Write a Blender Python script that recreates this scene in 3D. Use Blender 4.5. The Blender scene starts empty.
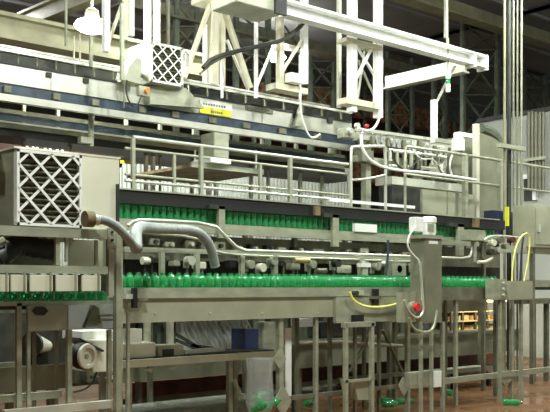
import bpy, bmesh, math, random
from mathutils import Vector, Matrix
random.seed(7)
S = bpy.context.scene
COL = S.collection
# ---------------------------------------------------------------- frame of reference
# world X runs along the bottling lines, Y away from the camera, Z up
F, EYE, HV = 885.0, 1.75, 286.0
DX, DY = .6534, .7570                      # camera heading on the floor plan
RX, RY = .7570, -.6534
def dep(u, Y): return Y / (DY + RY * (u - 275) / F)
def depx(u, X): return X / (DX + RX * (u - 275) / F)
def X(u, Y): return dep(u, Y) * (DX + RX * (u - 275) / F)
def Z(v, u, Y): return EYE + (HV - v) * dep(u, Y) / F
def P(u, v, Y): return Vector((X(u, Y), Y, Z(v, u, Y)))
def PX(u, v, Xp):                           # point on a plane of constant X
    t = depx(u, Xp); s = (u - 275) / F
    return Vector((Xp, t * (DY + RY * s), EYE + (HV - v) * t / F))

# ---------------------------------------------------------------- materials
def mat(name, c, metal=0, rough=.5, var=.12, scale=6, trans=0, emit=0, alpha=1, stretch=None, bump=0, coat=0):
    m = bpy.data.materials.new(name); m.use_nodes = True
    n = m.node_tree.nodes; L = m.node_tree.links; b = n['Principled BSDF']
    b.inputs['Base Color'].default_value = (*c, 1); b.inputs['Metallic'].default_value = metal
    b.inputs['Roughness'].default_value = rough
    b.inputs['Transmission Weight'].default_value = trans; b.inputs['Alpha'].default_value = alpha
    if coat: b.inputs['Coat Weight'].default_value = coat
    if emit:
        b.inputs['Emission Color'].default_value = (*c, 1); b.inputs['Emission Strength'].default_value = emit
    if var or bump:
        tc = n.new('ShaderNodeTexCoord'); mp = n.new('ShaderNodeMapping')
        L.new(tc.outputs['Object'], mp.inputs['Vector'])
        if stretch: mp.inputs['Scale'].default_value = stretch
        nz = n.new('ShaderNodeTexNoise'); nz.inputs['Scale'].default_value = scale; nz.inputs['Detail'].default_value = 5
        L.new(mp.outputs['Vector'], nz.inputs['Vector'])
        if var:
            r = n.new('ShaderNodeValToRGB')
            r.color_ramp.elements[0].position = .3; r.color_ramp.elements[1].position = .7
            r.color_ramp.elements[0].color = (*[max(0, x * (1 - var * 1.6)) for x in c], 1)
            r.color_ramp.elements[1].color = (*[min(1, x * (1 + var)) for x in c], 1)
            L.new(nz.outputs['Fac'], r.inputs['Fac']); L.new(r.outputs['Color'], b.inputs['Base Color'])
        if bump:
            bp = n.new('ShaderNodeBump'); bp.inputs['Strength'].default_value = bump; bp.inputs['Distance'].default_value = .02
            L.new(nz.outputs['Fac'], bp.inputs['Height']); L.new(bp.outputs['Normal'], b.inputs['Normal'])
    return m
M = dict(
 steel=mat('stainless_steel', (.42,.435,.33), .45, .42, .14, 4, stretch=(1,1,3)),
 steelb=mat('bright_stainless', (.68,.69,.60), .5, .3, .1, 3, bump=.15),
 steeld=mat('dull_steel', (.20,.20,.14), .4, .5, .2, 5),
 panel=mat('brushed_panel', (.40,.41,.30), .3, .45, .10, 3),
 cream=mat('cream_paint', (.62,.60,.44), 0, .5, .10, 4),
 white=mat('white_paint', (.82,.83,.80), 0, .4, .06, 4),
 beige=mat('beige_casing', (.70,.69,.56), .1, .45, .06, 3),
 black=mat('black_rubber', (.012,.012,.012), 0, .5, .2, 8),
 dark=mat('dark_iron', (.035,.038,.03), .2, .6, .3, 7),
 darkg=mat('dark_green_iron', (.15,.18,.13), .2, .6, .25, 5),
 roof=mat('roof_sheet', (.26,.26,.25), 0, .8, .15, .6),
 blue=mat('blue_guard', (.045,.065,.095), .1, .35, .3, 6),
 green=mat('green_pet', (.07,.62,.22), 0, .08, 0, trans=.7, coat=.6),
 brown=mat('brown_board', (.16,.12,.055), 0, .7, .3, 5),
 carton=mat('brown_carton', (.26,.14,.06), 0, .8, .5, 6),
 red=mat('dark_red_panel', (.035,.006,.006), 0, .9, .3, 3),
 yellow=mat('yellow_plastic', (.75,.72,.03), 0, .4, .1, 5),
 ylw2=mat('yellow_cable', (.80,.80,.22), 0, .4, .1, 5),
 hose=mat('grey_hose', (.27,.30,.29), .1, .55, .12, 8),
 navy=mat('navy_plastic', (.02,.027,.07), 0, .4, .2, 5),
 redp=mat('red_plastic', (.7,.03,.03), 0, .35, 0),
 orange=mat('orange_plastic', (.85,.22,.02), 0, .4, 0),
 media=mat('filter_media', (.13,.13,.08), 0, .9, .25, 10),
 clear=mat('clear_plastic', (.75,.78,.76), 0, .25, .1, 8, trans=.6, alpha=.55),
 sheet=mat('cloudy_sheet', (.50,.52,.50), 0, .3, .15, 3, trans=.2, bump=.3),
 bulb=mat('lamp_glow', (1,.96,1), 0, .5, 0, emit=60),
 warm=mat('warm_tube', (1,.75,.40), 0, .5, 0, emit=5),
 shadem=mat('lamp_reflector', (.7,.7,.66), .5, .3, 0),
 rust=mat('rusty_red_beam', (.15,.055,.03), .1, .6, .35, 5),
 darkcream=mat('dark_cream_paint', (.27,.265,.16), 0, .55, .15, 3),  # darker tone of the cream paint
 conduit=mat('galvanised_conduit', (.32,.32,.24), .6, .35, .2, 4),
 dpanel=mat('shaded_olive_panel', (.24,.245,.17), .3, .45, .12, 3),  # darker copy of brushed_panel, with shade put into the colour
 mirror=mat('polished_chrome', (.85,.86,.85), .85, .18, .05, 6, bump=.5),
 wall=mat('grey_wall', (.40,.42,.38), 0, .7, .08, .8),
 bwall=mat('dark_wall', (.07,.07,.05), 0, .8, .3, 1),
 plate=mat('tread_plate', (.34,.36,.30), .4, .35, .25, 14, bump=.8),
)
# wet red tile floor
def floor_mat():
    m = bpy.data.materials.new('wet_red_tile'); m.use_nodes = True
    n = m.node_tree.nodes; L = m.node_tree.links; b = n['Principled BSDF']
    tc = n.new('ShaderNodeTexCoord'); br = n.new('ShaderNodeTexBrick'); nz = n.new('ShaderNodeTexNoise')
    b.inputs['Specular IOR Level'].default_value = .3
    br.inputs['Scale'].default_value = 3.2; br.inputs['Mortar Size'].default_value = .02
    br.inputs['Color1'].default_value = (.24,.085,.025,1); br.inputs['Color2'].default_value = (.19,.06,.02,1)
    br.inputs['Mortar'].default_value = (.10,.06,.035,1)
    L.new(tc.outputs['Object'], br.inputs['Vector']); L.new(tc.outputs['Object'], nz.inputs['Vector'])
    nz.inputs['Scale'].default_value = 1.1; nz.inputs['Detail'].default_value = 4
    r = n.new('ShaderNodeValToRGB'); r.color_ramp.elements[0].position = .35; r.color_ramp.elements[1].position = .7
    r.color_ramp.elements[0].color = (.15,.15,.15,1); r.color_ramp.elements[1].color = (.6,.6,.6,1)
    L.new(nz.outputs['Fac'], r.inputs['Fac']); L.new(r.outputs['Color'], b.inputs['Roughness'])
    mx = n.new('ShaderNodeMix'); mx.data_type = 'RGBA'; mx.inputs['B'].default_value = (.10,.07,.035,1)
    L.new(nz.outputs['Fac'], mx.inputs['Factor']); L.new(br.outputs['Color'], mx.inputs['A'])
    L.new(mx.outputs['Result'], b.inputs['Base Color'])
    return m
M['floor'] = floor_mat()

# ---------------------------------------------------------------- mesh builder
class MB:
    def __init__(s): s.bm = bmesh.new()
    def box(s, x0, x1, y0, y1, z0, z1):
        m = Matrix.Translation(((x0+x1)/2, (y0+y1)/2, (z0+z1)/2)) @ Matrix.Diagonal((abs(x1-x0), abs(y1-y0), abs(z1-z0), 1))
        bmesh.ops.create_cube(s.bm, size=1, matrix=m); return s
    def bx(s, u0, u1, v0, v1, Y, d=.1, ur=None):      # box spanning image columns u0..u1 on plane Y, rows read at column ur
        if ur is None: ur = (u0 + u1) / 2
        return s.box(X(u0, Y), X(u1, Y), Y, Y + d, Z(v1, ur, Y), Z(v0, ur, Y))
    def bar(s, p, q, w, h=None):
        p, q = Vector(p), Vector(q); d = q - p; L = d.length
        if L < 1e-5: return s
        m = Matrix.Translation((p+q)/2) @ d.to_track_quat('Z', 'Y').to_matrix().to_4x4() @ Matrix.Diagonal((w, h or w, L, 1))
        bmesh.ops.create_cube(s.bm, size=1, matrix=m); return s
    def cyl(s, p, q, r, r2=None, n=14):
        p, q = Vector(p), Vector(q); d = q - p
        m = Matrix.Translation((p+q)/2) @ d.to_track_quat('Z', 'Y').to_matrix().to_4x4()
        bmesh.ops.create_cone(s.bm, cap_ends=True, segments=n, radius1=r, radius2=r if r2 is None else r2, depth=d.length, matrix=m); return s
    def tube(s, pts, r, n=10, smooth=0, rib=0):
        pts = [Vector(p) for p in pts]
        for _ in range(smooth):                          # corner cutting rounds the bends
            o = [pts[0]]
            for a, b in zip(pts, pts[1:]): o += [a.lerp(b, .25), a.lerp(b, .75)]
            pts = o + [pts[-1]]
        if rib:
            o = []
            for a, b in zip(pts, pts[1:]):
                k = max(1, int((b-a).length / rib))
                o += [a.lerp(b, j/k) for j in range(k)]
            pts = o + [pts[-1]]
        rings = []; prev = None
        for i, p in enumerate(pts):
            t = (pts[min(i+1, len(pts)-1)] - pts[max(i-1, 0)]).normalized()
            if prev is None: a = t.orthogonal().normalized()
            else: a = (prev - t * prev.dot(t)).normalized()
            prev = a; b = t.cross(a); rr = r * (1.12 if (rib and i % 2) else 1)
            rings.append([s.bm.verts.new(p + (a*math.cos(2*math.pi*k/n) + b*math.sin(2*math.pi*k/n)) * rr) for k in range(n)])
        for A, B in zip(rings, rings[1:]):
            for k in range(n): s.bm.faces.new((A[k], A[(k+1) % n], B[(k+1) % n], B[k]))
        s.bm.faces.new(rings[0][::-1]); s.bm.faces.new(rings[-1]); return s
    def prism(s, pts, ext):
        ext = Vector(ext); A = [s.bm.verts.new(Vector(p)) for p in pts]; B = [s.bm.verts.new(Vector(p)+ext) for p in pts]
        s.bm.faces.new(A); s.bm.faces.new(B[::-1]); k = len(A)
        for i in range(k): s.bm.faces.new((A[i], B[i], B[(i+1) % k], A[(i+1) % k]))
        return s
    def lathe(s, prof, o=(0,0,0), n=16, mtx=None):
        o = Vector(o); rings = []
        for r, z in prof:
            ring = [Vector((r*math.cos(2*math.pi*k/n), r*math.sin(2*math.pi*k/n), z)) for k in range(n)]
            if mtx: ring = [mtx @ p for p in ring]
            rings.append([s.bm.verts.new(o + p) for p in ring])
        for A, B in zip(rings, rings[1:]):
            for k in range(n): s.bm.faces.new((A[k], A[(k+1) % n], B[(k+1) % n], B[k]))
        s.bm.faces.new(rings[0][::-1]); s.bm.faces.new(rings[-1]); return s
    def build(s, name, m, parent=None, label=None, cat=None, group=None, kind=None, bevel=0, smooth=False):
        bmesh.ops.recalc_face_normals(s.bm, faces=s.bm.faces)
        if kind != 'structure':
            for v in s.bm.verts: v.co.z = min(9.22, max(0.001, v.co.z))
        if bevel: bmesh.ops.bevel(s.bm, geom=list(s.bm.edges), offset=bevel, segments=2, affect='EDGES', clamp_overlap=True)
        me = bpy.data.meshes.new(name); s.bm.to_mesh(me); s.bm.free()
        me.materials.append(M[m] if isinstance(m, str) else m)
        if smooth:
            for p in me.polygons: p.use_smooth = True
            try: me.set_sharp_from_angle(angle=math.radians(40))
            except Exception: pass
        o = bpy.data.objects.new(name, me); COL.objects.link(o)
        if parent is not None: o.parent = parent
        elif kind != 'structure':                         # origin to the foot of the thing
            vs = [v.co for v in me.vertices]
            b = Vector(((min(v.x for v in vs)+max(v.x for v in vs))/2, (min(v.y for v in vs)+max(v.y for v in vs))/2, min(v.z for v in vs)))
            me.transform(Matrix.Translation(-b)); o.location = b
        tag(o, label, cat, group, kind); return o
def tag(o, label=None, cat=None, group=None, kind=None):
    if label: o['label'] = label
    if cat: o['category'] = cat
    if group: o['group'] = group
    if kind: o['kind'] = kind
ROOTS = []
def thing(name, label, cat, group=None):
    o = bpy.data.objects.new(name, None); COL.objects.link(o); o.empty_display_size = .1
    tag(o, label, cat, group); ROOTS.append(o); return o
def mb(): return MB()
def copy_tree(o, parent=None, **k):
    c = o.copy(); COL.objects.link(c); c.parent = parent
    for ch in list(o.children): copy_tree(ch, c)
    return c

# ================================================================ SETTING
mb().box(-12, 40, -3, 34, -.1, 0).build('floor', 'floor', kind='structure')
b = mb().box(-12, 40, -3, 34, 9.3, 9.4)
for i in range(18): b.box(-12, 40, -3+i*2.1, -3+i*2.1+.14, 9.22, 9.3)
b.build('ceiling', 'roof', kind='structure')
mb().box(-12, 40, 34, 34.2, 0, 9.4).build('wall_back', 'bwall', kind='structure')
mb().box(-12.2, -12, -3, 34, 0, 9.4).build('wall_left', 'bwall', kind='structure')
# light partition on the right, running away from the camera
XW = 19.0
pA = PX(478, 123, XW)
b = mb().box(XW, XW+.2, -3, pA.y, 0, pA.z)
b.build('wall_right', 'wall', kind='structure')
b = mb().box(XW-.05, XW+.22, -3, pA.y, pA.z, pA.z+.1); b.build('trim_1', 'dark', kind='structure')
# ribbed pale wall seen under the walkway
YB = 17.0
b = mb().bx(30, 352, 150, 400, YB, .12, ur=200)
for i in range(90):
    x = X(30, YB) + i*.12
    if x < X(350, YB): b.box(x, x+.05, YB-.05, YB, Z(400,200,YB) if Z(400,200,YB) > 0 else 0, Z(152,200,YB))
for v in b.bm.verts: v.co.z = max(0, v.co.z)
mm = mat('ribbed_wall', (.55,.58,.54), 0, .6, .15, 2)
b.build('wall_middle', mm, kind='structure')

# ================================================================ ROOF STEEL
def post(name, u, v0, v1, Y, w, m, parent=None, **k):
    b = mb(); p = P(u, v0, Y); q = P(u, v1, Y); wd = w * dep(u, Y) / F
    b.box(p.x-wd/2, p.x+wd/2, Y-wd/2, Y+wd/2, q.z, p.z); return b.build(name, m, parent, **k)
def leg(u, v0, Y, w, par, m='steel', name='leg'):
    p = P(u, v0, Y); wd = w*dep(u,Y)/F
    mb().box(p.x-wd/2, p.x+wd/2, Y, Y+wd, 0, p.z).build(name, m, par)
def vr(v, u0, u): return 286-(286-v)*(1300-u)/(1300-u0)
def line(name, pts, Y, rpx, m, parent=None, smooth=2, n=8, rib=0, **k):   # tube; Y may be a number or list
    Ys = Y if isinstance(Y, (list, tuple)) else [Y]*len(pts)
    r = rpx * dep(pts[0][0], Ys[0]) / F
    b = mb().tube([P(u, v, y) for (u, v), y in zip(pts, Ys)], r, n, smooth, rib)
    return b.build(name, m, parent, smooth=True, **k)
def hbar(name, u0, u1, v0, v1, Y, d, m, parent=None, ur=None, **k):
    return mb().bx(u0, u1, v0, v1, Y, d, ur if ur is not None else u0).build(name, m, parent, **k)
def strut(b, u0, v0, u1, v1, Y, w): b.bar(P(u0, v0, Y), P(u1, v1, Y), w, w*.5); return b

# main cream girders of the roof
t = thing('roof_girder', 'deep cream roof girder running along the top left behind the bright lamp', 'beam')
hbar('web', -30, 210, 14, 32, 16, .12, 'darkcream', t, ur=0)
hbar('flange', -30, 210, 32, 37, 15.85, .42, 'darkcream', t, ur=0)
hbar('flange', -30, 210, 10, 14, 15.85, .42, 'darkcream', t, ur=0)
def ybeam(name, label, u0, v0, u1, v1, Xp, h, w, m='darkcream'):
    a, c = PX(u0, v0, Xp), PX(u1, v1, Xp)
    t = thing(name, label, 'beam')
    mb().bar(a, c, .07, h).build('web', m, t)
    for sgn in (1, -1):
        mb().bar(a+Vector((0,0,sgn*h/2)), c+Vector((0,0,sgn*h/2)), w, .05).build('flange', m, t)
ybeam('roof_rafter', 'cream rafter rising towards the top edge left of the lamp', 22, 22, 100, -10, 8.6, .32, .24)
ybeam('roof_rafter', 'cream rafter behind the chrome pipes, lit along its lower edge', 150, 47, 225, 12, 13.2, .4, .26)
ybeam('roof_rafter', 'pale rafter crossing high on the right behind the grey conduits', 405, 22, 570, -10, 21, .35, .3)
t = thing('roof_girder', 'long olive girder crossing under the roof in the top right', 'beam')
hbar('web', 150, 560, 9, 19, 14.2, .12, 'darkcream', t, ur=480)
hbar('flange', 150, 560, 19, 21, 14.05, .4, 'darkcream', t, ur=480)
t = thing('roof_girder', 'far dull girder low under the roof behind the centre columns', 'beam')
hbar('web', 120, 600, 44, 52, 18, .12, 'steeld', t, ur=330)
hbar('flange', 120, 600, 52, 54, 17.8, .5, 'steeld', t, ur=330)

# white channel beam and the beam under its end
t = thing('channel_beam', 'long bright white channel beam slanting across the upper right', 'beam')
hbar('web', 287, 488, 32, 43, 10.5, .05, 'white', t, ur=400)
hbar('flange', 287, 488, 30.5, 32.5, 10.36, .2, 'white', t, ur=400)
hbar('flange', 287, 488, 42.5, 44.5, 10.36, .2, 'white', t, ur=400)
hbar('end_plate', 475, 476.5, 52.5, 67, 10.34, .24, 'white', t, ur=476)
hbar('end_plate', 487, 488.5, 55, 70, 10.34, .24, 'white', t, ur=488)
a, c = PX(386, 83, 13.9), PX(466, 65, 13.9)
t = thing('cross_beam', 'pale grey cross beam tucked under the end of the white channel', 'beam')
mb().bar(a, c, .06, .26).build('web', 'steelb', t); mb().bar(a-Vector((0,0,.13)), c-Vector((0,0,.13)), .2, .03).build('flange', 'steelb', t)
# grey hood in front of channel start
t = thing('ceiling_hood', 'grey ceiling hood cut by the top edge beside the white channel', 'hood')
mb().bx(236, 284, -16, 8, 9.9, .6, ur=262).build('casing', 'steel', t, bevel=.01)
mb().bx(276, 287, -6, 14, 9.85, .05, ur=281).build('brush_strip', 'black', t)

# hanger frames
t = thing('hanger_frame', 'white twin-post hanger frame with crossed braces in the upper centre', 'frame')
post('post', 352, -40, 112, 10.7, 7.5, 'white', t); post('post', 378, -40, 118, 10.7, 7, 'white', t)
b = mb(); strut(b, 355, 80, 375, 42, 10.7, .06); b.build('brace', 'white', t)
b = mb(); strut(b, 356, 45, 376, 78, 10.75, .05); b.build('brace', 'white', t)
b = mb(); strut(b, 357, 102, 366, 42, 10.8, .04); b.build('brace', 'steel', t)
b = mb(); strut(b, 375, 98, 358, 60, 10.85, .04); b.build('brace', 'steel', t)
hbar('cross_plate', 347, 382, 98, 104, 10.6, .25, 'cream', t, ur=352)
hbar('cross_plate', 347, 382, 38, 42, 10.6, .25, 'cream', t, ur=352)
t = thing('hanger_frame', 'narrow hanger frame with a white post carrying a small white box', 'frame')
post('post', 304, -40, 84, 10.8, 6, 'white', t); post('post', 280, 15, 86, 10.8, 6, 'cream', t)
b = mb(); strut(b, 302, 40, 282, 72, 10.8, .06); b.build('brace', 'cream', t)
b = mb(); strut(b, 284, 25, 302, 52, 10.85, .03); b.build('brace', 'dark', t)
hbar('cross_plate', 276, 308, 83, 89, 10.7, .25, 'cream', t, ur=280)
hbar('junction_box', 291, 303, 72, 81, 10.6, .15, 'white', t)
t = thing('column_tower', 'cream braced column tower spreading like a letter A', 'column')
post('post', 213, -10, 86, 13, 8, 'cream', t); post('post', 206, 25, 86, 13.3, 5, 'white', t); post('post', 222, 0, 88, 13.4, 5, 'cream', t)
b = mb(); strut(b, 211, 2, 184, 78, 13, .11); b.build('brace', 'cream', t)
b = mb(); strut(b, 222, 3, 250, 88, 13, .12); b.build('brace', 'cream', t)
b = mb(); strut(b, 227, 40, 248, 90, 13.2, .06); b.build('brace', 'white', t)
b = mb(); strut(b, 274, 45, 256, 88, 13.2, .06); b.build('brace', 'white', t)
b = mb(); b.bx(204, 228, -2, 3, 12.9, .4); b.build('cap_plate', 'cream', t)
t = thing('hanger_frame', 'white double hanger left of the chrome pipes with a slanted brace', 'frame')
post('post', 106, -40, 52, 10.9, 6, 'white', t); post('post', 125, -40, 40, 10.9, 4, 'cream', t); post('post', 131, -40, 36, 10.9, 5, 'white', t)
b = mb(); strut(b, 108, 44, 122, 4, 10.9, .06); b.build('brace', 'cream', t)
post('rod', 122, 5, 80, 10.7, 3.5, 'steel', t)
# hanging rods and struts
for k, (u, v0, v1, Y, w, m, lab) in enumerate([
  (66, -20, 46, 11.5, 2, 'steeld', 'thin dull hanging rod left of the bright lamp'),
  (74, 36, 60, 11.4, 1.5, 'cream', 'short cream hanger rod under the bright lamp, the left one'),
  (80, 34, 60, 11.4, 1.5, 'cream', 'short cream hanger rod under the bright lamp, the right one'),
  (91, 36, 66, 11.2, 3, 'steel', 'grey rod hanging straight below the bright lamp'),
  (168, -20, 46, 11.9, 3, 'steeld', 'dull vertical rod right of the chrome pipes'),
  (256, 8, 98, 10.9, 3, 'white', 'slim bright rod reaching down to the grille handle'),
  (222, 62, 98, 10.9, 2, 'white', 'short bright rod beside the yellow notice'),
  (339, -40, 108, 11.6, 3.5, 'steel', 'grey green hanging rod left of the white twin posts'),
  (446, -40, 38, 10.6, 3, 'steel', 'thin rod dropping onto the white channel beam'),
  (300, 55, 100, 10.7, 2, 'white', 'slim white rod beside the small white box'),
  ]):
    post('hanging_rod', u, v0, v1, Y, w, m, label=lab, cat='rod')
line('overhead_cable', [(203,68),(212,58),(240,50),(285,41),(303,25),(312,8)], 10.6, 2.2, 'dark', label='thick dark cable bundle sagging across the braced columns', cat='cable')
line('overhead_cable', [(200,74),(215,60),(250,48),(290,36),(303,20)], 10.9, 1.2, 'steeld', label='thin grey cable running just above the dark bundle', cat='cable')

# strut + green white signal device under channel
t = thing('signal_lamp', 'small white and green stack lamp hanging under the white channel', 'lamp')
post('rod', 447.5, 38, 62, 10.5, 2, 'steel', t)
p, q = P(448, 92, 10.5), P(448, 70, 10.5)
mb().cyl(p, p.lerp(q,.35), .045).build('lens', 'white', t, smooth=True)
mb().cyl(p.lerp(q,.35), p.lerp(q,.6), .045).build('lens', 'green', t, smooth=True)
mb().cyl(p.lerp(q,.6), q, .045).build('cap', 'white', t, smooth=True)
mb().cyl(q, P(448,52,10.5), .02).build('stem', 'steel', t)
b = mb(); strut(b, 455, 66, 435, 105, 10.6, .05); b.build('drop_brace', 'steelb', label='bright slanted strut below the cross beam', cat='strut')
post('support_strut', 434, 100, 143, 10.5, 5, 'white', label='pale upright strut standing on the rinser frame', cat='strut')

# dark lattice towers at the back right
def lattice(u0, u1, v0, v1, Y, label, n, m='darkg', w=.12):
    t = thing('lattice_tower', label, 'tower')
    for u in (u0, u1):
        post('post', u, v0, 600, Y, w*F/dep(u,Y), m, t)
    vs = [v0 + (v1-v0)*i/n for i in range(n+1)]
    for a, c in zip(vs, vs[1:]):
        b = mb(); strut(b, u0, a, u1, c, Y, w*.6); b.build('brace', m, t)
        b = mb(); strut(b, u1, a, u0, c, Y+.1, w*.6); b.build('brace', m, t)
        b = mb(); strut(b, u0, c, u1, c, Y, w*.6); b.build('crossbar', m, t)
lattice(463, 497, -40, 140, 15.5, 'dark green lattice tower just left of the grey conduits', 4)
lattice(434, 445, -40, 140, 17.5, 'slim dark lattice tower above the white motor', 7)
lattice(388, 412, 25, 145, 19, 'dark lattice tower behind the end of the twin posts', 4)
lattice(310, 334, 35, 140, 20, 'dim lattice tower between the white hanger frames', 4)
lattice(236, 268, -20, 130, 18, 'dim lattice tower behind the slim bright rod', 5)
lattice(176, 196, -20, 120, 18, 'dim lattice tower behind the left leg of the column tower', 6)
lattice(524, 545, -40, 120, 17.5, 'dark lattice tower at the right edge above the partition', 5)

# storage racks with cartons in the distance
def rack(u0, u1, vb, vt, Y, label, grp, nshelf=3, ncol=5):
    t = thing('storage_rack', label, 'rack')
    x0, x1 = X(u0, Y), X(u1, Y); zb, zt = max(0, Z(vb, u0, Y)), Z(vt, u0, Y)
    for i in range(ncol+1):
        x = x0 + (x1-x0)*i/ncol
        mb().box(x-.05, x+.05, Y, Y+.1, 0, zt).build('upright', 'darkg', t)
        mb().box(x-.05, x+.05, Y+1.0, Y+1.1, 0, zt).build('upright', 'darkg', t)
    for k in range(nshelf):
        z = zb + (zt-zb)*k/nshelf
        mb().box(x0, x1, Y, Y+1.1, z-.08, z).build('shelf', 'rust', t)
        for i in range(ncol):
            w = (x1-x0)/ncol; xx = x0 + w*i + .1; h = (zt-zb)/nshelf*random.uniform(.5, .8)
            kk = 2
            for j in range(kk):
                ww = (w-.2)/kk
                mb().box(xx+ww*j+.03, xx+ww*(j+1)-.03, Y+.12, Y+.95, z+.002, z+h*random.uniform(.85,1)).build('carton', 'carton', label='brown carton stack on the '+grp, cat='carton', group='cartons on the '+grp)
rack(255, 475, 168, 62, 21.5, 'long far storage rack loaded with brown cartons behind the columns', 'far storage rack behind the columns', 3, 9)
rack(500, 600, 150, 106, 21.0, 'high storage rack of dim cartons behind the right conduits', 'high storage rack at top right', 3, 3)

# high bay lamps: the visible one, and others added to brighten the hall
def lamp(loc, energy, label, r=.22, first=[None]):
    t = thing('high_bay_lamp', label, 'lamp')
    x, y, z = loc
    mb().lathe([(.06,.34),(.10,.32),(.12,.2),(.11,.2),(.05,.30)], loc, 20).build('ballast_cap', 'steeld', t, smooth=True)
    mb().lathe([(.02,-.04),(.15,-.03),(.25,.02),(.28,.07),(.24,.13),(.12,.18),(.04,.2)], loc, 20).build('glare_refractor', 'bulb', t, smooth=True)  # glowing body widened to the size of the lamp's glare
    mb().cyl((x,y,z+.3), (x,y,9.22), .02).build('stem', 'steeld', t)
    l = bpy.data.lights.new('lamp_light', 'AREA'); l.shape = 'DISK'; l.size = .5; l.energy = energy; l.color = (.93,1,.89)
    o = bpy.data.objects.new('lamp_light', l); COL.objects.link(o); o.location = (x, y, z-.09); o.parent = t
    l = bpy.data.lights.new('roof_fill_light', 'POINT'); l.energy = energy*.35; l.color = (.93,1,.9); l.shadow_soft_size = .1  # added upward fill that brightens the roof
    o = bpy.data.objects.new('roof_fill_light', l); COL.objects.link(o); o.location = (x, y, z+.50); o.parent = t
    return t
lamp(P(92, 30, 12.6), 260, 'glaring high bay lamp at the top left')
p0 = P(92, 30, 12.6)
def plight(loc, e, size, parent):
    l = bpy.data.lights.new('bulb_light', 'POINT'); l.energy = e; l.shadow_soft_size = size; l.color = (1,.98,.96)
    o = bpy.data.objects.new('bulb_light', l); COL.objects.link(o); o.location = loc; o.parent = parent
plight(p0 - Vector((0,.1,.35)), 160, .2, ROOTS[-1])
for i, (x, y) in enumerate([(3,4.0),(9,3.5),(15,4.5),(1,9.2),(7.5,7.3),(13.5,8.0),(17,8),(4,14.5),(11,14.6),(8,19.5),(16,18.5)]):
    names = ['over the near left floor','over the near middle floor','over the near right floor','above the casing with the lattice filter','above the middle of the bottle lines','above the right of the bottle lines','beside the right partition','behind the left overhead conveyor','behind the white hanger frames','over the far middle aisle','over the far right aisle']
    lamp((x, y, 8.0), [480,240,200,230,250,330,70,110,280,110,220][i], 'fill lamp added ' + names[i])

# ================================================================ OVERHEAD AIR CONVEYOR
Y0 = 11.3
t = thing('overhead_air_conveyor', 'long white panelled overhead air conveyor slanting across the picture', 'conveyor')
E = 352
ub = [-30, 51, 118, 190, 262, E]
for a, c in zip(ub, ub[1:]):
    hbar('side_panel', a+.4, c-.4, *( [286-(286-v)*(1300-a)/1300 for v in (62.5, 82)] ), Y0, .03, 'steelb', t, ur=a, )
for vv, hh, dd, m, nm in [(47,50,.05,'steelb','top_rail'),(60,62.5,.03,'black','seal_strip')]:
    hbar(nm, -30, E, vv, hh, Y0-.02, dd, m, t, ur=0)
hbar('back_panel', -30, E, 52, 82, Y0+.55, .03, 'dark', t, ur=0)
hbar('blue_guard', -30, E+15, 83, 93, Y0+.02, .03, 'blue', t, ur=0)
hbar('lower_rail', -30, E+15, 93, 100, Y0-.05, .1, 'steelb', t, ur=0)
hbar('deck', -30, E, 82, 83, Y0+.03, .5, 'steeld', t, ur=0)
hbar('back_rail', -30, 330, 44, 46, Y0+.7, .05, 'steelb', t, ur=0)
for u in range(-20, 350, 19):
    vv = 286-(286-50)*(1300-u)/1300; v2 = 286-(286-61)*(1300-u)/1300
    post('stay', u, vv, v2, Y0+.06, 1.6, 'steeld', t)
for u in (8, 57, 96, 143, 176, 213, 247, 283, 318):
    vv = 286-(286-84.5)*(1300-u)/1300; v2 = 286-(286-91)*(1300-u)/1300
    mb().bx(u-3.5, u+3.5, vv, v2, Y0-.02, .04).build('clamp_block', 'steeld', t)
for u, v in ((49, 75), (86, 81), (168, 99), (296, 116), (330, 121)):
    mb().bx(u-2, u+3, v-2.5, v+2, Y0-.03, .03).build('panel_latch', 'dark', t)
# notice: white label above yellow
t2 = thing('warning_notice', 'white and yellow warning notice stuck on the overhead conveyor panel', 'sign')
hbar('white_field', 200, 232, 99, 108, Y0-.012, .012, 'white', t2, ur=200)
hbar('yellow_field', 200, 231, 106, 112.5, Y0-.016, .012, 'yellow', t2, ur=200)
b = mb()
for k in range(9): b.bx(203+k*2.6, 204.8+k*2.6, 102, 104, Y0-.014, .004, ur=200)
b.build('print_line', 'steeld', t2)
b = mb()
for k in range(6): b.bx(211+k*2, 212.4+k*2, 108.6, 110.8, Y0-.019, .004, ur=200)
b.build('print_line', 'steeld', t2)
t2 = thing('louvre_grille', 'small dark grille plate on the bright overhead panel', 'grille')
hbar('plate', 246, 273, 106, 112, Y0-.02, .02, 'steeld', t2, ur=260)
for k in range(4): hbar('slat', 248, 271, 107+k*1.3, 107.5+k*1.3, Y0-.03, .01, 'steel', t2, ur=260)
# chrome pipes and filter box on the conveyor
for u, lab in ((147.5, 'chrome vertical pipe behind the upper lattice filter, the left one'), (157, 'chrome vertical pipe behind the upper lattice filter, the right one')):
    p, q = P(u, -60, 12.0), P(u, 70, 12.0)
    mb().cyl(p, q, .062, n=20).build('chrome_pipe', 'steelb', label=lab, cat='pipe', smooth=True)

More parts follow.
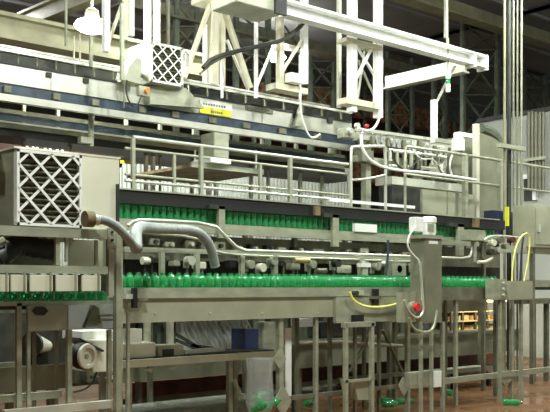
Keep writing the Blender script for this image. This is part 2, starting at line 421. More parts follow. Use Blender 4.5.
def lattice_filter(u0, u1, v0, v1, Y, n, frame, lab, back, parent_label):
    """cardboard framed pleated filter: frame, diagonal straps, pleats"""
    t = thing('air_filter', lab, 'filter')
    ur = (u0+u1)/2
    x0, x1, z0, z1 = X(u0,Y), X(u1,Y), Z(v1,ur,Y), Z(v0,ur,Y); f = frame
    b = mb(); b.box(x0,x1,Y,Y+.06,z0,z0+f).box(x0,x1,Y,Y+.06,z1-f,z1).box(x0,x0+f,Y,Y+.06,z0,z1).box(x1-f,x1,Y,Y+.06,z0,z1)
    b.build('frame', 'white', t)
    W, H = x1-x0, z1-z0; pitch = W/n
    x0 += f*.6; z0 += f*.6; W -= f*1.2; H -= f*1.2
    b = mb()
    for sgn in (1, -1):
        for k in range(-8, 12):
            # line x' - sgn*z' = c
            c = k*pitch*1.0 + (pitch/2)
            pts = []
            for xx in (0, W):
                zz = (xx - c)*sgn
                if 0 <= zz <= H: pts.append((xx, zz))
            for zz in (0, H):
                xx = c + sgn*zz
                if 0 < xx < W: pts.append((xx, zz))
            if len(pts) >= 2 and (Vector(pts[0])-Vector(pts[-1])).length > .03:
                (a1,b1),(a2,b2) = pts[0], pts[-1]
                b.bar((x0+a1, Y+.006+(.003*sgn), z0+b1), (x0+a2, Y+.006+(.003*sgn), z0+b2), .006, .02)
    b.build('lattice_straps', 'white', t)
    x0 -= f*.6; z0 -= f*.6; H += f*1.2
    b = mb(); N = 26
    zz = [(z0+f*.5 + (H-f)*i/N) for i in range(N+1)]
    pr = [(Y+.02 if i % 2 else Y+.055, z) for i, z in enumerate(zz)]
    vs = [[b.bm.verts.new((xx, y, z)) for (y, z) in pr] for xx in (x0+f*.5, x1-f*.5)]
    for i in range(N): b.bm.faces.new((vs[0][i], vs[1][i], vs[1][i+1], vs[0][i+1]))
    b.build('pleated_media', 'media', t)
    return t
lattice_filter(151, 183, 45, 84, 11.0, 3.0, .03, 'small white lattice air filter high on the overhead conveyor', None, None)
t = thing('blower_casing', 'grey blower casing behind the upper lattice filter', 'casing')
mb().bx(149.5, 184, 44, 86, 11.07, .6, ur=167).build('body', 'steel', t, bevel=.01)
line('elbow_pipe', [(183,52),(187,52),(187,66)], 11.3, 1.8, 'white', t)
a = [P(124,86,10.9), P(143,86,10.9), P(149,44,11.1), P(141,44,11.1), P(130,60,11.0)]
mb().prism([P(125,80,11.05), P(140,84,11.05), P(142,60,11.05), P(137,57,11.05), P(129,66,11.05)], (0,.3,0)).build('inlet_hood', 'steel', t)
mb().prism([P(150,104,11.15), P(205,108,11.15), P(186,88,11.15), P(150,86,11.15)], (0,.1,0)).build('sloped_tray', 'steel', t)
t = thing('push_button_box', 'small grey box with an orange button under the upper filter', 'box')
mb().bx(139, 150, 86, 96, 10.95, .08).build('body', 'steel', t, bevel=.008)
p = P(146, 91, 10.95); mb().cyl(p, p-Vector((0,.05,0)), .035).build('button', 'orange', t, smooth=True)
line('loop_cable', [(127,80),(126,95),(132,107),(138,105),(142,95)], 10.9, .8, 'dark', label='dark loop of cable hanging beside the orange button', cat='cable')
line('loop_cable', [(124,60),(124,84),(124,108)], 10.85, .7, 'steeld', label='thin straight cable dropping past the hood edge', cat='cable')
line('drop_hose', [(300,62),(300,108),(303,122),(309,137),(315,138),(320,134)], 10.7, 1.0, 'white', label='thin white hose hooking up under the overhead panel', cat='hose')
t = thing('hanging_funnel', 'pale funnel bracket on the overhead panel beside the white hose', 'bracket')
mb().prism([P(301,104,11.2),P(295,126,11.2),P(304,126,11.2)], (0,.06,0)).build('plate', 'steel', t)
line('drop_hose', [(382,60),(381,110),(377,126),(368,132),(358,128)], 10.5, 1.3, 'white', label='white hose running down the right post and curling left', cat='hose')
line('drop_hose', [(361,134),(362,150),(372,163),(392,170),(430,173),(476,180)], 9.75, 1.6, 'white', label='thick pale hose sweeping below the rinser', cat='hose')
# distant second line
Y2 = 12.6
t = thing('rear_overhead_conveyor', 'second darker overhead conveyor behind the first, lower down', 'conveyor')
hbar('upper_rail', -30, 345, 108, 112, Y2, .06, 'steeld', t, ur=0)
hbar('blue_guard', -30, 345, 113, 119, Y2+.05, .04, 'blue', t, ur=0)
hbar('lower_rail', -30, 345, 122, 127, Y2-.03, .08, 'steeld', t, ur=0)
hbar('belt', -30, 345, 127, 135, Y2, .7, 'black', t, ur=0)
hbar('edge', -30, 345, 120, 121.5, Y2-.05, .03, 'steelb', t, ur=0)
for u, w_ in ((-8,3),(24,3),(70,3),(146,3.5),(153,3.5),(160,2),(192,3),(209,4),(216,3.5),(251,3),(268,2.5),(300,3),(322,3)):
    post('support_leg', u, vr(128,0,u), 600, Y2+.35, w_, 'white' if w_ > 3 else 'steel', t)
for u in range(-10, 345, 34):
    post('stay', u, 286-(286-100)*(1300-u)/1300, 286-(286-124)*(1300-u)/1300, Y2+.3, 3, 'steel', t)
t = thing('rear_overhead_conveyor', 'dark roller conveyor running under the far side of the walkway', 'conveyor')
hbar('belt', 125, 347, 150, 157, 13.4, .6, 'dark', t, ur=125)
hbar('rail', 125, 347, 148, 150, 13.1, .05, 'steeld', t, ur=125)
for u in range(140, 340, 12):
    post('roller_bracket', u, 286-(286-144)*(1300-u)/1175, 286-(286-149)*(1300-u)/1175, 13.1, 1.6, 'steeld', t)
post('support_bracket', 91, 108, 146, 11.6, 4, 'steel', label='pale vertical bracket joining the two overhead conveyors at left', cat='bracket')
hbar('bracket_foot', 81, 93, 137, 143, 11.55, .1, 'steel', label='small grey bracket box below the left overhead bracket', cat='bracket', ur=87)
# red band and short white posts behind
t = thing('red_barrier', 'dark red barrier panel behind the top of the large filter', 'barrier')
hbar('panel', -20, 122, 141, 160, 14, .08, 'red', t, ur=50)
for u in (-15, 50, 118): leg(u, 150, 14.1, 4, t, 'steeld', 'post')
for i, u in enumerate((27, 33, 37, 45, 50, 57, 62)):
    post('rail_stub', u, 138, 155, 13.6, 1.8, 'white', label='short white stub in the row before the red barrier', cat='stub', group='white stubs before the red barrier')
hbar('yellow_rail', 122, 137, 160, 163, 13.5, .06, 'yellow', label='short yellow rail right of the beige casing top', cat='rail')
# brown tray seen from below with motor box
z = Z(170, 230, 11)
t = thing('drip_tray', 'brown drip tray seen from below under the overhead lines', 'tray')
mb().box(X(190,11), X(262,11), 11, 12.8, z-.02, z+.03).build('board', 'brown', t)
mb().box(X(190,11), X(262,11), 10.96, 11, z-.02, z+.06).build('rim', 'steel', t)
for u in (195, 256): post('hanger', u, 150, 169, 11.3, 1.5, 'steel', t)
t = thing('gear_box', 'grey square gear box with a white base above the brown tray', 'gearbox')
mb().bx(214, 229, 133, 158, 10.9, .35).build('body', 'steel', t, bevel=.01)
mb().bx(211, 231, 158, 163, 10.85, .45).build('base', 'white', t)

# ================================================================ WALKWAY AND RAILINGS
YR = 10.0
t = thing('walkway_railing', 'bright steel front handrail of the upper walkway', 'railing')
mb().tube([P(133,160,YR), P(133,137,YR), P(348, vr(137,133,348), YR)], .024, 10).build('top_rail', 'steelb', t, smooth=True)
mb().tube([P(125,180.5,YR), P(348, vr(180.5,125,348), YR)], .022, 10).build('middle_rail', 'steelb', t, smooth=True)
for u in (201, 290): post('post', u, vr(138,133,u), vr(216,133,u), YR, 3.6, 'steel', t)
post('post', 133, 138, 214, YR, 3.6, 'steel', t)
t = thing('walkway_railing', 'thinner rear handrail of the upper walkway', 'railing')
YRb = 10.9
mb().tube([P(125,148,YRb), P(348, vr(148,125,348), YRb)], .02, 10).build('top_rail', 'steel', t, smooth=True)
mb().tube([P(125,174,YRb), P(348, vr(174,125,348), YRb)], .02, 10).build('middle_rail', 'steel', t, smooth=True)
for u in (174, 260): post('post', u, vr(149,125,u), vr(212,125,u), YRb, 3, 'steel', t)
t = thing('walkway_deck', 'long steel walkway deck between the two handrails', 'walkway')
zf = Z(214, 133, YR)
mb().box(X(60,YR), X(486,YR), YR-.05, YRb+.05, zf-.05, zf).build('deck', 'plate', t)
mb().box(X(60,YR), X(486,YR), YR-.09, YR-.05, zf-.15, zf+.1).build('toe_board', 'steelb', t)
for u in (150, 245, 345, 445, 480):
    x = X(u, YR)
    mb().box(x-.03, x+.03, 9.97, 10.03, 0, zf-.05).build('column', 'steeld', t)
t = thing('safety_gate', 'rounded steel tube gate loop in front of the rinser', 'gate')
mb().tube([P(351,222,9.9),P(351,148,9.9),P(353,146.5,9.9),P(383,146,9.9),P(385.5,148,9.9),P(385.5,222,9.9)], .026, 10, 1).build('loop', 'steelb', t, smooth=True)
mb().tube([P(351,180,9.9),P(368,179,9.9),P(385.5,175,9.9)], .022, 10, 1).build('middle_rail', 'steelb', t, smooth=True)
t = thing('walkway_railing', 'right hand rail with rounded corner before the rinser and grey hood', 'railing')
mb().tube([P(405,222,9.9),P(405,148,9.9),P(408,146,9.9),P(575,vr(146,408,575),9.9)], .026, 10, 1).build('top_rail', 'steel', t, smooth=True)
mb().tube([P(405,174,9.9),P(575,vr(174,405,575),9.9)], .022, 10).build('middle_rail', 'steel', t, smooth=True)
for u in (465, 500): post('post', u, vr(147,408,u), 228, 9.9, 4.5, 'steel', t)
hbar('toe_rail', 330, 415, 200, 203, 9.9, .03, 'white', ur=350, label='bright strip rail low behind the gate loop', cat='rail')

# ================================================================ BOTTLE RINSER
t = thing('bottle_rinser', 'bright silver bottle rinser machine on the upper walkway', 'machine')
mb().bar(P(356,136,10.8), P(459,149,10.8), .16, .13).build('chute', 'steelb', t)
mb().bar(P(356,129,10.7), P(459,143,10.7), .05).build('rail', 'steelb', t)
mb().bx(392, 462, 176, 184, 10.5, .4, ur=392).build('table', 'steelb', t)
mb().bx(356, 420, 160, 166, 10.75, .1, ur=392).build('crossbar', 'steel', t)
for u in (366, 418, 456): post('leg', u, 140, 225, 10.9, 7 if u < 450 else 4, 'steel', t)
for i in range(10):
    u = 390+i*7; v = vr(150, 390, u)
    p = P(u, v, 10.6); q = P(u, v+random.uniform(8,16), 10.6)
    mb().cyl(p, q, random.uniform(.02,.045), n=10).build('nozzle', random.choice(['steelb','steeld','steel']), t, smooth=True)
for i in range(17):
    u = 372+i*5.2; v = vr(139, 372, u)
    mb().bx(u, u+3, v-random.uniform(3,6), v+5, 10.66, .05).build('glint_block', 'mirror' if i % 3 else 'steeld', t, bevel=.006)  # bright and dark blocks added so the chute glints
line('manifold', [(388,150),(430,155),(460,160)], 10.6, 2, 'steelb', t)
line('manifold', [(388,166),(430,168),(460,171)], 10.7, 2, 'steelb', t)
for (u,v,w,h,m) in [(345,128,10,10,'steel'),(362,150,12,12,'steeld'),(398,158,10,10,'steel'),(437,163,12,12,'beige'),(446,168,12,14,'dark'),(412,160,9,10,'dark')]:
    mb().bx(u, u+w, v, v+h, 10.65, .2).build('housing', m, t, bevel=.01)
for (u, v) in ((349,131),(356,126)):
    p = P(u, v, 10.6); mb().cyl(p, p-Vector((0,.06,0)), .05).build('hand_wheel', 'steelb', t, smooth=True)
p = P(366,126,10.55); mb().cyl(p, p-Vector((0,.04,0)), .03).build('stop_button', 'redp', t)
t2 = thing('glitter_row', 'row of chrome and dark bits added for glitter behind the rinser rail', 'chain')  # alternating chrome and dark bits, added to imitate glitter
for i in range(20):
    u = 358+i*4.9; v = vr(133, 358, u)
    p = P(u, v, 11.05)
    mb().cyl(p-Vector((0,.04,0)), p+Vector((0,.04,0)), .05, n=10).build('roller', 'mirror' if i % 2 else 'steeld', t2, smooth=True)
mb().bar(P(356,138,11.1), P(458,151,11.1), .04, .2).build('back_strip', 'dark', t2)
for i, (pts, r, m, lab) in enumerate((
  ([(392,150),(396,165),(408,172),(418,160),(424,152)], .9, 'dark', 'dark hose loop hanging in the left half of the rinser'),
  ([(412,148),(420,160),(433,158),(440,168),(446,160)], .8, 'white', 'thin white hose wriggling across the middle of the rinser'),
  ([(438,150),(436,162),(444,178),(452,170)], .8, 'steeld', 'grey hose drooping under the right half of the rinser'))):
    line('rinser_hose', pts, 10.45, r, m, label=lab, cat='hose')
t = thing('white_motor', 'bright white motor standing upright above the rail near the grey hood', 'motor')
p, q = P(458, 152, 10.2), P(458, 134, 10.2)
mb().lathe([(.10,0),(.12,.02),(.12,.22),(.10,.25),(.085,.26),(.085,.34),(.07,.36),(.02,.365)], p, 18).build('body', 'white', t, smooth=True)
mb().bx(463, 473, 133, 137, 10.2, .08).build('arm', 'white', t); mb().bx(438, 452, 139, 143, 10.2, .08).build('arm', 'steel', t)
mb().bx(452, 464, 152, 176, 10.15, .12).build('gear_housing', 'steeld', t, bevel=.01)
line('cable', [(453,152),(449,165),(452,176)], 10.05, 1, 'white', t)
# hood panels at right
t = thing('grey_hood', 'tall grey sheet metal hood with a curved shoulder behind the rail', 'hood')
pts = [(478,222),(478,134)] + [(478+30*math.sin(a), 134+ (1-math.cos(a))*26) for a in [i*math.pi/16 for i in range(1,9)]] + [(508,228)]
mb().prism([P(u,v,10.5) for u, v in pts], (0,.9,0)).build('shell', 'dpanel', t)
post('corner_post', 476, 124, 222, 10.35, 5, 'beige', t)
line('arch_duct', [(481,128),(490,131),(498,138),(502,150)], 11.2, 5, 'darkg', t)
t = thing('machine_cabinet', 'pair of grey cabinet panels below the rinser', 'cabinet')
mb().bx(422, 447, 189, 222, 10.05, .36, ur=422).build('panel', 'panel', t, bevel=.01)
mb().bx(447.6, 475, 189, 222, 10.05, .36, ur=422).build('panel', 'panel', t, bevel=.01)
mb().bx(392, 421, 189, 222, 10.1, .3, ur=422).build('recess_shade_block', 'dark', t)  # solid block; the shade of a recess is put into its colour

# ================================================================ RIGHT CONDUITS AND WALL PIPES
for i, (u, w, v1, m, lab) in enumerate([
 (504.5, 2.6, 236, 'darkcream', 'leftmost tall conduit of the right hand bundle, yellowish'),
 (509, 4.6, 300, 'dark', 'dark thick conduit second in the right hand bundle'),
 (513.5, 2, 236, 'conduit', 'bright narrow conduit third in the right hand bundle'),
 (517.3, 2, 310, 'steeld', 'dull conduit fourth in the right hand bundle'),
 (521.5, 2.4, 310, 'conduit', 'rightmost tall conduit of the right hand bundle')]):
    p, q = P(u, -60, 9.4+.04*i), P(u, 560, 9.4+.04*i); q.z = 0
    r = w/2*dep(u, 9.4)/F
    mb().cyl(p, q, r, n=14).build('conduit', m, label=lab, cat='conduit', smooth=True)
t = thing('pipe_clamp', 'grey clamp bar holding the right hand conduits together', 'clamp')
mb().bx(501, 526, 145, 149, 9.3, .1).build('bar', 'steel', t)
for i, u in enumerate((529, 532.5, 536, 540, 543.5)):
    p, q = PX(u, 112, XW-.2), PX(u, 190, XW-.2); q.z = min(q.z, p.z-.5)
    mb().cyl(p, q, .04, n=10).build('wall_pipe', 'steeld', label='thin dull pipe on the right partition wall', cat='pipe', group='pipes on the right partition wall', smooth=True)
a, c = PX(524, 157, XW), PX(552, 159, XW)
mb().box(XW-.3, XW-.25, a.y, c.y, c.z-.03, c.z+.05).build('pipe_bracket', 'steel', label='light bar crossing the pipes of the right partition', cat='bar')
t = thing('wall_hatch', 'white framed hatch with dark opening right of the conduits', 'hatch')
def wallbox(u0, u1, v0, v1, d):
    a, c = PX(u0, v0, XW), PX(u1, v1, XW); return mb().box(XW-d, XW-.001, a.y, c.y, c.z, a.z)
wallbox(525, 538, 175, 178, .1).build('frame', 'white', t); wallbox(534.5, 538, 178, 200, .1).build('frame', 'white', t)
wallbox(525, 534, 178, 200, .05).build('dark_opening_block', 'dark', t)  # flat block; the darkness of the opening is put into its colour
t = thing('electrical_cabinet', 'grey electrical cabinet cut off by the right edge', 'cabinet')
mb().bx(532, 566, 206, 248, 8.8, .4).build('body', 'panel', t, bevel=.01)
for u_ in (534, 562): leg(u_, 248, 8.9, 4, t, 'steeld')
dr = mb().bx(536, 564, 209, 245, 8.78, .02).build('door', 'panel', t, bevel=.004)
mb().bx(539, 541, 224, 232, 8.75, .03).build('handle', 'steelb', dr)
mb().bx(493, 531, 212, 236, 9.6, .2).build('dark_box', 'navy', label='dark boxy unit between the conduits and the grey cabinet', cat='box')
post('yellow_marker', 507, 207, 226, 9.0, 3, 'yellow', label='short yellow tube clipped on the dark conduit', cat='tube')

# ================================================================ BOTTLE
def bottle_mesh():
    b = mb()
    b.lathe([(.035,0),(.045,.006),(.049,.02),(.049,.07),(.045,.08),(.045,.12),(.049,.13),(.049,.185),(.044,.21),(.028,.235),(.0165,.246),(.0165,.25),(.021,.252),(.021,.256),(.0155,.258),(.0155,.268),(.012,.269)], n=12)
    o = b.build('green_bottle', 'green', smooth=True); return o
B0 = bottle_mesh(); used = [False]
def bottle(x, y, z, label, group, rot=None):
    o = B0 if not used[0] else B0.copy()
    if used[0]: COL.objects.link(o)
    used[0] = True
    o.location = (x, y, z); o.rotation_euler = rot or (0, 0, random.uniform(0, 6))
    o['label'] = label; o['category'] = 'bottle'
    if group: o['group'] = group
    elif 'group' in o: del o['group']
    return o

# ================================================================ UPPER BOTTLE LINE
YU = 8.8
t = thing('upper_bottle_conveyor', 'upper bottle conveyor with a long black cover rail', 'conveyor')
zb = Z(224, 200, YU+.1)
hbar('black_cover', 118, 505, 189.5, 203, YU, .06, 'black', t, ur=125)
hbar('cover_top', 118, 500, 188, 189.5, YU-.02, .25, 'steel', t, ur=125)
mb().box(X(112,YU), X(502,YU), YU+.05, YU+.33, zb-.04, zb-.002).build('belt', 'steeld', t)
mb().box(X(112,YU), X(502,YU), YU+.0, YU+.04, zb-.04, Z(220,150,YU)).build('belt_rail', 'steel', t)
mb().box(X(112,YU), X(502,YU), YU+.36, YU+.40, zb-.06, zb+.3).build('back_rail', 'darkg', t)
zz = Z(229, 250, YU)
mb().box(X(118,YU), X(478,YU), YU-.02, YU+.06, zz-.085, zz).build('side_beam', 'steel', t)
for u in (222, 336, 461):
    v = vr(206, 222, u)
    mb().bx(u-3, u+3, v, v+32, YU-.07, .05).build('bracket', 'steel', t)
    mb().bx(u-12, u+3, v-1, v+3, YU-.07, .07).build('bracket_arm', 'dark', t)
for u in (318, 477):
    v = vr(206, 250, u); mb().bx(u-2.5, u+2.5, v-5, v+4, YU-.05, .05).build('brass_knob', 'brown', t, label='brass coloured knob')
for u in (108, 301, 396, 490):
    mb().box(X(u,YU)-.03, X(u,YU)+.03, YU+.1, YU+.16, 0, zb-.04).build('leg', 'steeld', t)
x = X(116, YU)
while x < X(498, YU):
    for k in range(2):
        bottle(x + .05*k, YU+.11+.10*k, zb, 'green plastic bottle queued under the black rail of the upper line', 'bottles on the upper line')
    x += .1
# white guide blocks near right of upper line
mb().bx(355, 377, 224, 232, YU-.03, .05).build('guide_plate', 'white', label='white guide plate at the bottles of the upper line', cat='plate')

# ================================================================ LOWER BOTTLE LINE
YL = 8.0
zl = Z(274, 275, YL+.1) - .266
t = thing('lower_bottle_conveyor', 'lower bottle conveyor with a deep stainless side apron on legs', 'conveyor')
z1, z2, z3 = Z(287.5,275,YL), Z(297,275,YL), Z(318.5,275,YL)
mb().box(X(122,YL), X(424,YL), YL-.03, YL, z2, z1).build('upper_lip', 'steel', t)
mb().box(X(122,YL), X(424,YL), YL, YL+.03, z3, z2).build('apron', 'panel', t)
mb().box(X(424,YL)+.0, X(506,YL), YL, YL+.03, Z(300,460,YL), z1).build('apron', 'steeld', t)
mb().box(X(122,YL), X(506,YL), YL+.03, YL+.33, zl-.05, zl-.002).build('belt', 'steeld', t)
mb().box(X(122,YL), X(506,YL), YL+.35, YL+.38, z3, z1+.02).build('back_apron', 'panel', t)
for u in (155, 210, 262, 318, 345, 400):
    p = P(u, 313, YL); mb().cyl(p, p-Vector((0,.01,0)), .012, n=8).build('bolt', 'steelb', t)
mb().bx(336, 402, 297, 322, YL-.05, .05).build('access_plate', 'steel', t)
def gusset(u, v, Y, w, h, par, m='steel'):
    mb().prism([P(u-w*.2,v-h,Y), P(u+w*.2,v-h,Y), P(u+w,v-h*.12,Y), P(u+w,v+h*.12,Y), P(u+w*.2,v+h,Y), P(u-w*.2,v+h,Y), P(u-w,v+h*.12,Y), P(u-w,v-h*.12,Y)], (0,.012,0)).build('gusset', m, par)
for u, w in ((281.5,5.5),(317,4),(409,4),(457,3.5),(503,5),(513,3.5)):
    leg(u, 318 if u < 425 else 300, YL+.03, w, t)
for u in (298, 331, 446, 497): leg(u, 318 if u < 425 else 300, YL+.33, 3.5, t, 'steeld')
gusset(280, 359, YL, 6, 9, t); gusset(283, 401, YL, 8, 14, t); gusset(404, 386, YL, 5, 9, t); gusset(506, 377, YL, 7, 8, t)
z = Z(381, 445, YL)
mb().box(X(441,YL), X(580,YL), YL-.02, YL+.04, z-.04, z+.04).build('foot_rail', 'steel', t)
z = Z(397, 290, YL)
mb().box(X(285,YL), X(404,YL), YL+.05, YL+.1, z-.05, z+.0).build('foot_rail', 'steeld', t)
x = X(127, YL)
while x < X(503, YL):
    for k in range(2):
        bottle(x + .05*k, YL+.11+.10*k, zl, 'green plastic bottle standing on the lower line above the apron', 'bottles on the lower line')
    x += .105

# white plate post and bag
mb().bx(285.5, 291.5, 328, 396, YL+.2, .03).build('white_plate', 'white', label='tall white plate beside the leg with the gusset plates', cat='plate')
t = thing('plastic_bag', 'clear plastic bag hanging beside the centre leg, green at its bottom', 'bag')
b = mb(); p = P(268, 412, YL-.1)
b.lathe([(.05,0),(.13,.03),(.17,.12),(.16,.3),(.15,.5),(.165,.62),(.17,.66)], (p.x, p.y+.15, max(.02, Z(414,268,YL))), 18)
b.build('film', 'clear', t, smooth=True)
for k, (dx, dz) in enumerate(((-.06,.06),(.05,.07),(0,.16))):
    bottle(p.x+dx-.04, p.y+.15, max(.02, Z(414,268,YL))+dz, 'green bottle inside the clear plastic bag', 'bottles in the clear bag', (1.2, .3*k, k))

# little stand
t = thing('tube_stand', 'slim steel tube stand below the apron', 'stand')
Ys = YL-.35
for u in (347, 373): leg(u, 323, Ys, 4, t)
for u in (356, 380): leg(u, 325, Ys+.45, 3, t, 'steeld')
mb().box(X(344.5,Ys), X(375.5,Ys), Ys, Ys+.06, Z(327,360,Ys), Z(322,360,Ys)).build('top_bar', 'steel', t)
z = Z(379, 360, Ys)
mb().box(X(345,Ys), X(375,Ys), Ys, Ys+.03, z-.03, z).build('crossbar', 'steel', t)
t = thing('waste_bin', 'small grey bin hooked on the slim tube stand', 'bin')
mb().prism([P(354,381,Ys+.05),P(371,381,Ys+.05),P(369,400,Ys+.05),P(358,400,Ys+.05)], (0,.25,0)).build('body', 'panel', t)
hbar('sensor_block', 354, 364, 315, 324, YL-.1, .05, 'black', label='black sensor block under the apron plate', cat='sensor')
# frame braces right of stand
t = thing('cross_braced_frame', 'dark cross braced frame behind the slim tube stand', 'frame')
b = mb(); strut(b, 383, 330, 402, 372, 8.6, .05); b.build('brace', 'steeld', t)
b = mb(); strut(b, 372, 330, 350, 372, 8.6, .05); b.build('brace', 'steeld', t)
post('post', 395, 322, 410, 8.7, 4, 'steeld', t); post('post', 364, 322, 410, 8.7, 3, 'steeld', t)
hbar('crossbar', 340, 405, 375, 379, 8.65, .05, 'steeld', t, ur=372)

# control column
YC = 7.55
t = thing('control_column', 'tall stainless control column topped by a white motor', 'column')
mb().bx(424.5, 442, 237, 323, YC, .25, ur=433).build('casing', 'dpanel', t, bevel=.006)
mb().bx(422.5, 443, 235, 238.5, YC-.02, .28, ur=433).build('top_plate', 'steel', t)
mb().bx(401, 425, 292, 322, YC+.15, .08, ur=415).build('side_plate', 'panel', t)
for u, w in ((422,3),(432.5,3),(444,3.5)): leg(u, 322, YC+.02, w, t)
mb().bx(429, 438, 241, 244, YC-.006, .006).build('name_plate', 'white', t)
p = P(411.5, 307, YC+.12); hs = mb().cyl(p, p-Vector((0,.07,0)), .075).build('button_housing', 'steel', t, smooth=True)
mb().cyl(p-Vector((0,.07,0)), p-Vector((0,.12,0)), .05).build('stop_button', 'redp', hs, smooth=True, label='red mushroom stop button')
t = thing('white_motor', 'white geared motor sitting on top of the control column', 'motor')
p = P(429, 236, YC+.12)
mb().lathe([(.07,0),(.085,.01),(.085,.17),(.10,.18),(.10,.24),(.075,.26),(.02,.265)], p, 20).build('body', 'white', t, smooth=True)
mb().bx(415.5, 424, 217, 232, YC+.05, .12).build('terminal_box', 'white', t, bevel=.01)
for k in range(6):
    a = math.radians(200+k*25); mb().bar((p.x+.085*math.cos(a), p.y+.085*math.sin(a), p.z+.03), (p.x+.085*math.cos(a), p.y+.085*math.sin(a), p.z+.16), .012).build('cooling_fin', 'white', t)
mb().bx(428,434,224,232, YC+.012, .01).build('rating_plate', 'steel', t)
t = thing('operator_box', 'small grey box low on the legs of the control column', 'box')
mb().bx(411, 430, 372, 388, YC+.1, .12).build('body', 'steel', t, bevel=.005)
mb().bx(434.5, 441.5, 371, 387, YC-.01, .02).build('white_notice', 'white', label='small white notice plate on the control column leg', cat='sign')
line('power_cable', [(416,226),(409,235),(407,246),(413,255),(421,262),(422,300)], YC-.05, .9, 'white', label='white cable curving from the top motor to the column side', cat='cable')
line('power_cable', [(350,292),(353,301),(368,308),(392,306),(404,300),(416,296)], YL-.12, 1.2, 'ylw2', label='yellow green cable slung across the apron', cat='cable')
line('power_cable', [(420,262),(423,300),(424,312),(418,319),(410,314),(404,300)], YC-.12, 1.1, 'steelb', label='pale cable looping below the red stop button', cat='cable')
line('power_cable', [(409,318),(413,329),(424,333),(434,330),(437,310)], YC-.1, 1.3, 'steel', label='grey cable loop hanging under the control column', cat='cable')
line('air_hose', [(388,240),(388,255),(386,276)], 8.3, 1.2, 'blue', label='short blue hose above the lower bottles', cat='hose')
for nm, (u, v) in (('brass', (353,293)),):
    t = thing('limit_sensor', 'small sensor on the apron where the yellow cable starts', 'sensor')
    p = P(u,v,YL-.03); mb().cyl(p, p-Vector((0,.08,0)), .03).build('body', 'dark', t); mb().bx(356,364,290,295,YL-.08,.05).build('clip', 'steelb', t)
t = thing('limit_sensor', 'black sensor bracket hanging on the apron right of the yellow cable start', 'sensor')
mb().bx(374,379,289,305,YL-.09,.04).build('body','black',t); mb().bx(372,381,296,299,YL-.1,.05).build('clip','steeld',t)
t = thing('limit_sensor', 'black sensor bracket at the left end of the apron', 'sensor')
mb().bx(133.5,137.5,288,308,YL-.1,.05).build('body','black',t); mb().bx(126,133,294,299,YL-.1,.06).build('clip','steelb',t); mb().bx(138,148,298,301,YL-.08,.04).build('pin','steeld',t)

# ================================================================ PIPES BETWEEN THE LINES
YP = 8.45
line('process_pipe', [(128,226),(134,220.5),(150,220),(213,223.5),(226,237),(240,250.5),(262,251),(440,257.5),(467,258.5),(472,254),(472,236)], YP, 1.9, 'steelb', smooth=1, n=10, label='long bright pipe stepping down between the two bottle lines', cat='pipe')
line('process_pipe', [(140,233),(196,237),(206,245),(215,252),(240,255.5),(420,262)], YP+.12, 1.4, 'steel', smooth=1, n=10, label='thinner pipe running just under the long bright pipe', cat='pipe')
t = thing('vacuum_hose', 'silver hose with brown coupling leaving the beige casing', 'hose')
line('hose', [(97,219),(108,221),(118,227),(127,237),(134,246),(137.5,247)], [6.4,6.38,6.36,6.37,6.45,6.6], 4.4, 'hose', t, smooth=2, n=14, rib=.02)
t3 = thing('flexible_duct', 'fat dull grey duct lying over the pipes and bending down towards the bottles', 'duct')
line('duct', [(136.5,249),(135.5,240),(136,230),(142,226.5),(150,228),(170,229),(194,230),(205,237),(212,250),(215,266)],
     [6.75,6.85,7.1,7.5,7.8,8.1,8.12,8.15,8.2,8.25], 5.8, 'hose', t3, smooth=2, n=16, rib=.02)
p, q = P(84.5, 219, 6.41), P(92.5, 219.3, 6.41)
mb().cyl(p, q, .066, n=18).build('coupling', 'brown', t, smooth=True, label='brown rubber coupling'); mb().cyl(q, P(99,220.3,6.40), .045, n=18).build('cuff', 'steelb', t, smooth=True)
# machinery between the lines
t = thing('drive_beam', 'dull olive drive beam with added dark backing behind the long pipes', 'beam')
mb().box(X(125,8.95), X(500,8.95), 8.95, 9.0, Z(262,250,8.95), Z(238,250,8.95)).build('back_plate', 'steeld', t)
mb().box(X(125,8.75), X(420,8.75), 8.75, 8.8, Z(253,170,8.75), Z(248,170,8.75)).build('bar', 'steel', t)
mb().box(X(125,9.1), X(500,9.1), 9.1, 9.15, Z(290,250,9.1), Z(262,250,9.1)).build('dark_backing', 'dark', t)  # both sheets behind the pipes are added to keep the background dark
rr = random.Random(3)
u = 142; k = 0
while u < 412:
    w = rr.uniform(4, 10); kind = rr.choice(['box','cyl','valve','box'])
    v = vr(255, 142, u) + rr.uniform(-2, 8)
    if 205 < u < 222: u += 8; continue
    t = thing('valve_unit', 'small grimy valve unit in the row between the bottle lines', 'valve', 'valve units between the bottle lines')
    m = rr.choice(['steel','dark','steeld','black','beige','steelb'])
    hh = rr.uniform(5, 10)
    if kind == 'box': mb().bx(u, u+w, v, v+hh, 8.62, .12).build('block', m, t, bevel=.01)
    elif kind == 'cyl':
        p = P(u, v+4, 8.66); mb().cyl(p, P(u+w*1.3, v+4, 8.66), .045, n=12).build('cylinder', m, t, smooth=True)
    else:
        p = P(u+w/2, v+2, 8.6); mb().cyl(p, p-Vector((0,.1,0)), .055, n=14).build('hand_wheel', m, t, smooth=True)
        mb().bx(u+w*.3, u+w*.7, v, v+9, 8.62, .05).build('body', 'steel', t)
    post('stem', u+w/2, v+hh*.6, v+20, 8.68, 2, rr.choice(['steel','steeld','dark']), t)
    u += w + rr.uniform(2, 7)
u = 150
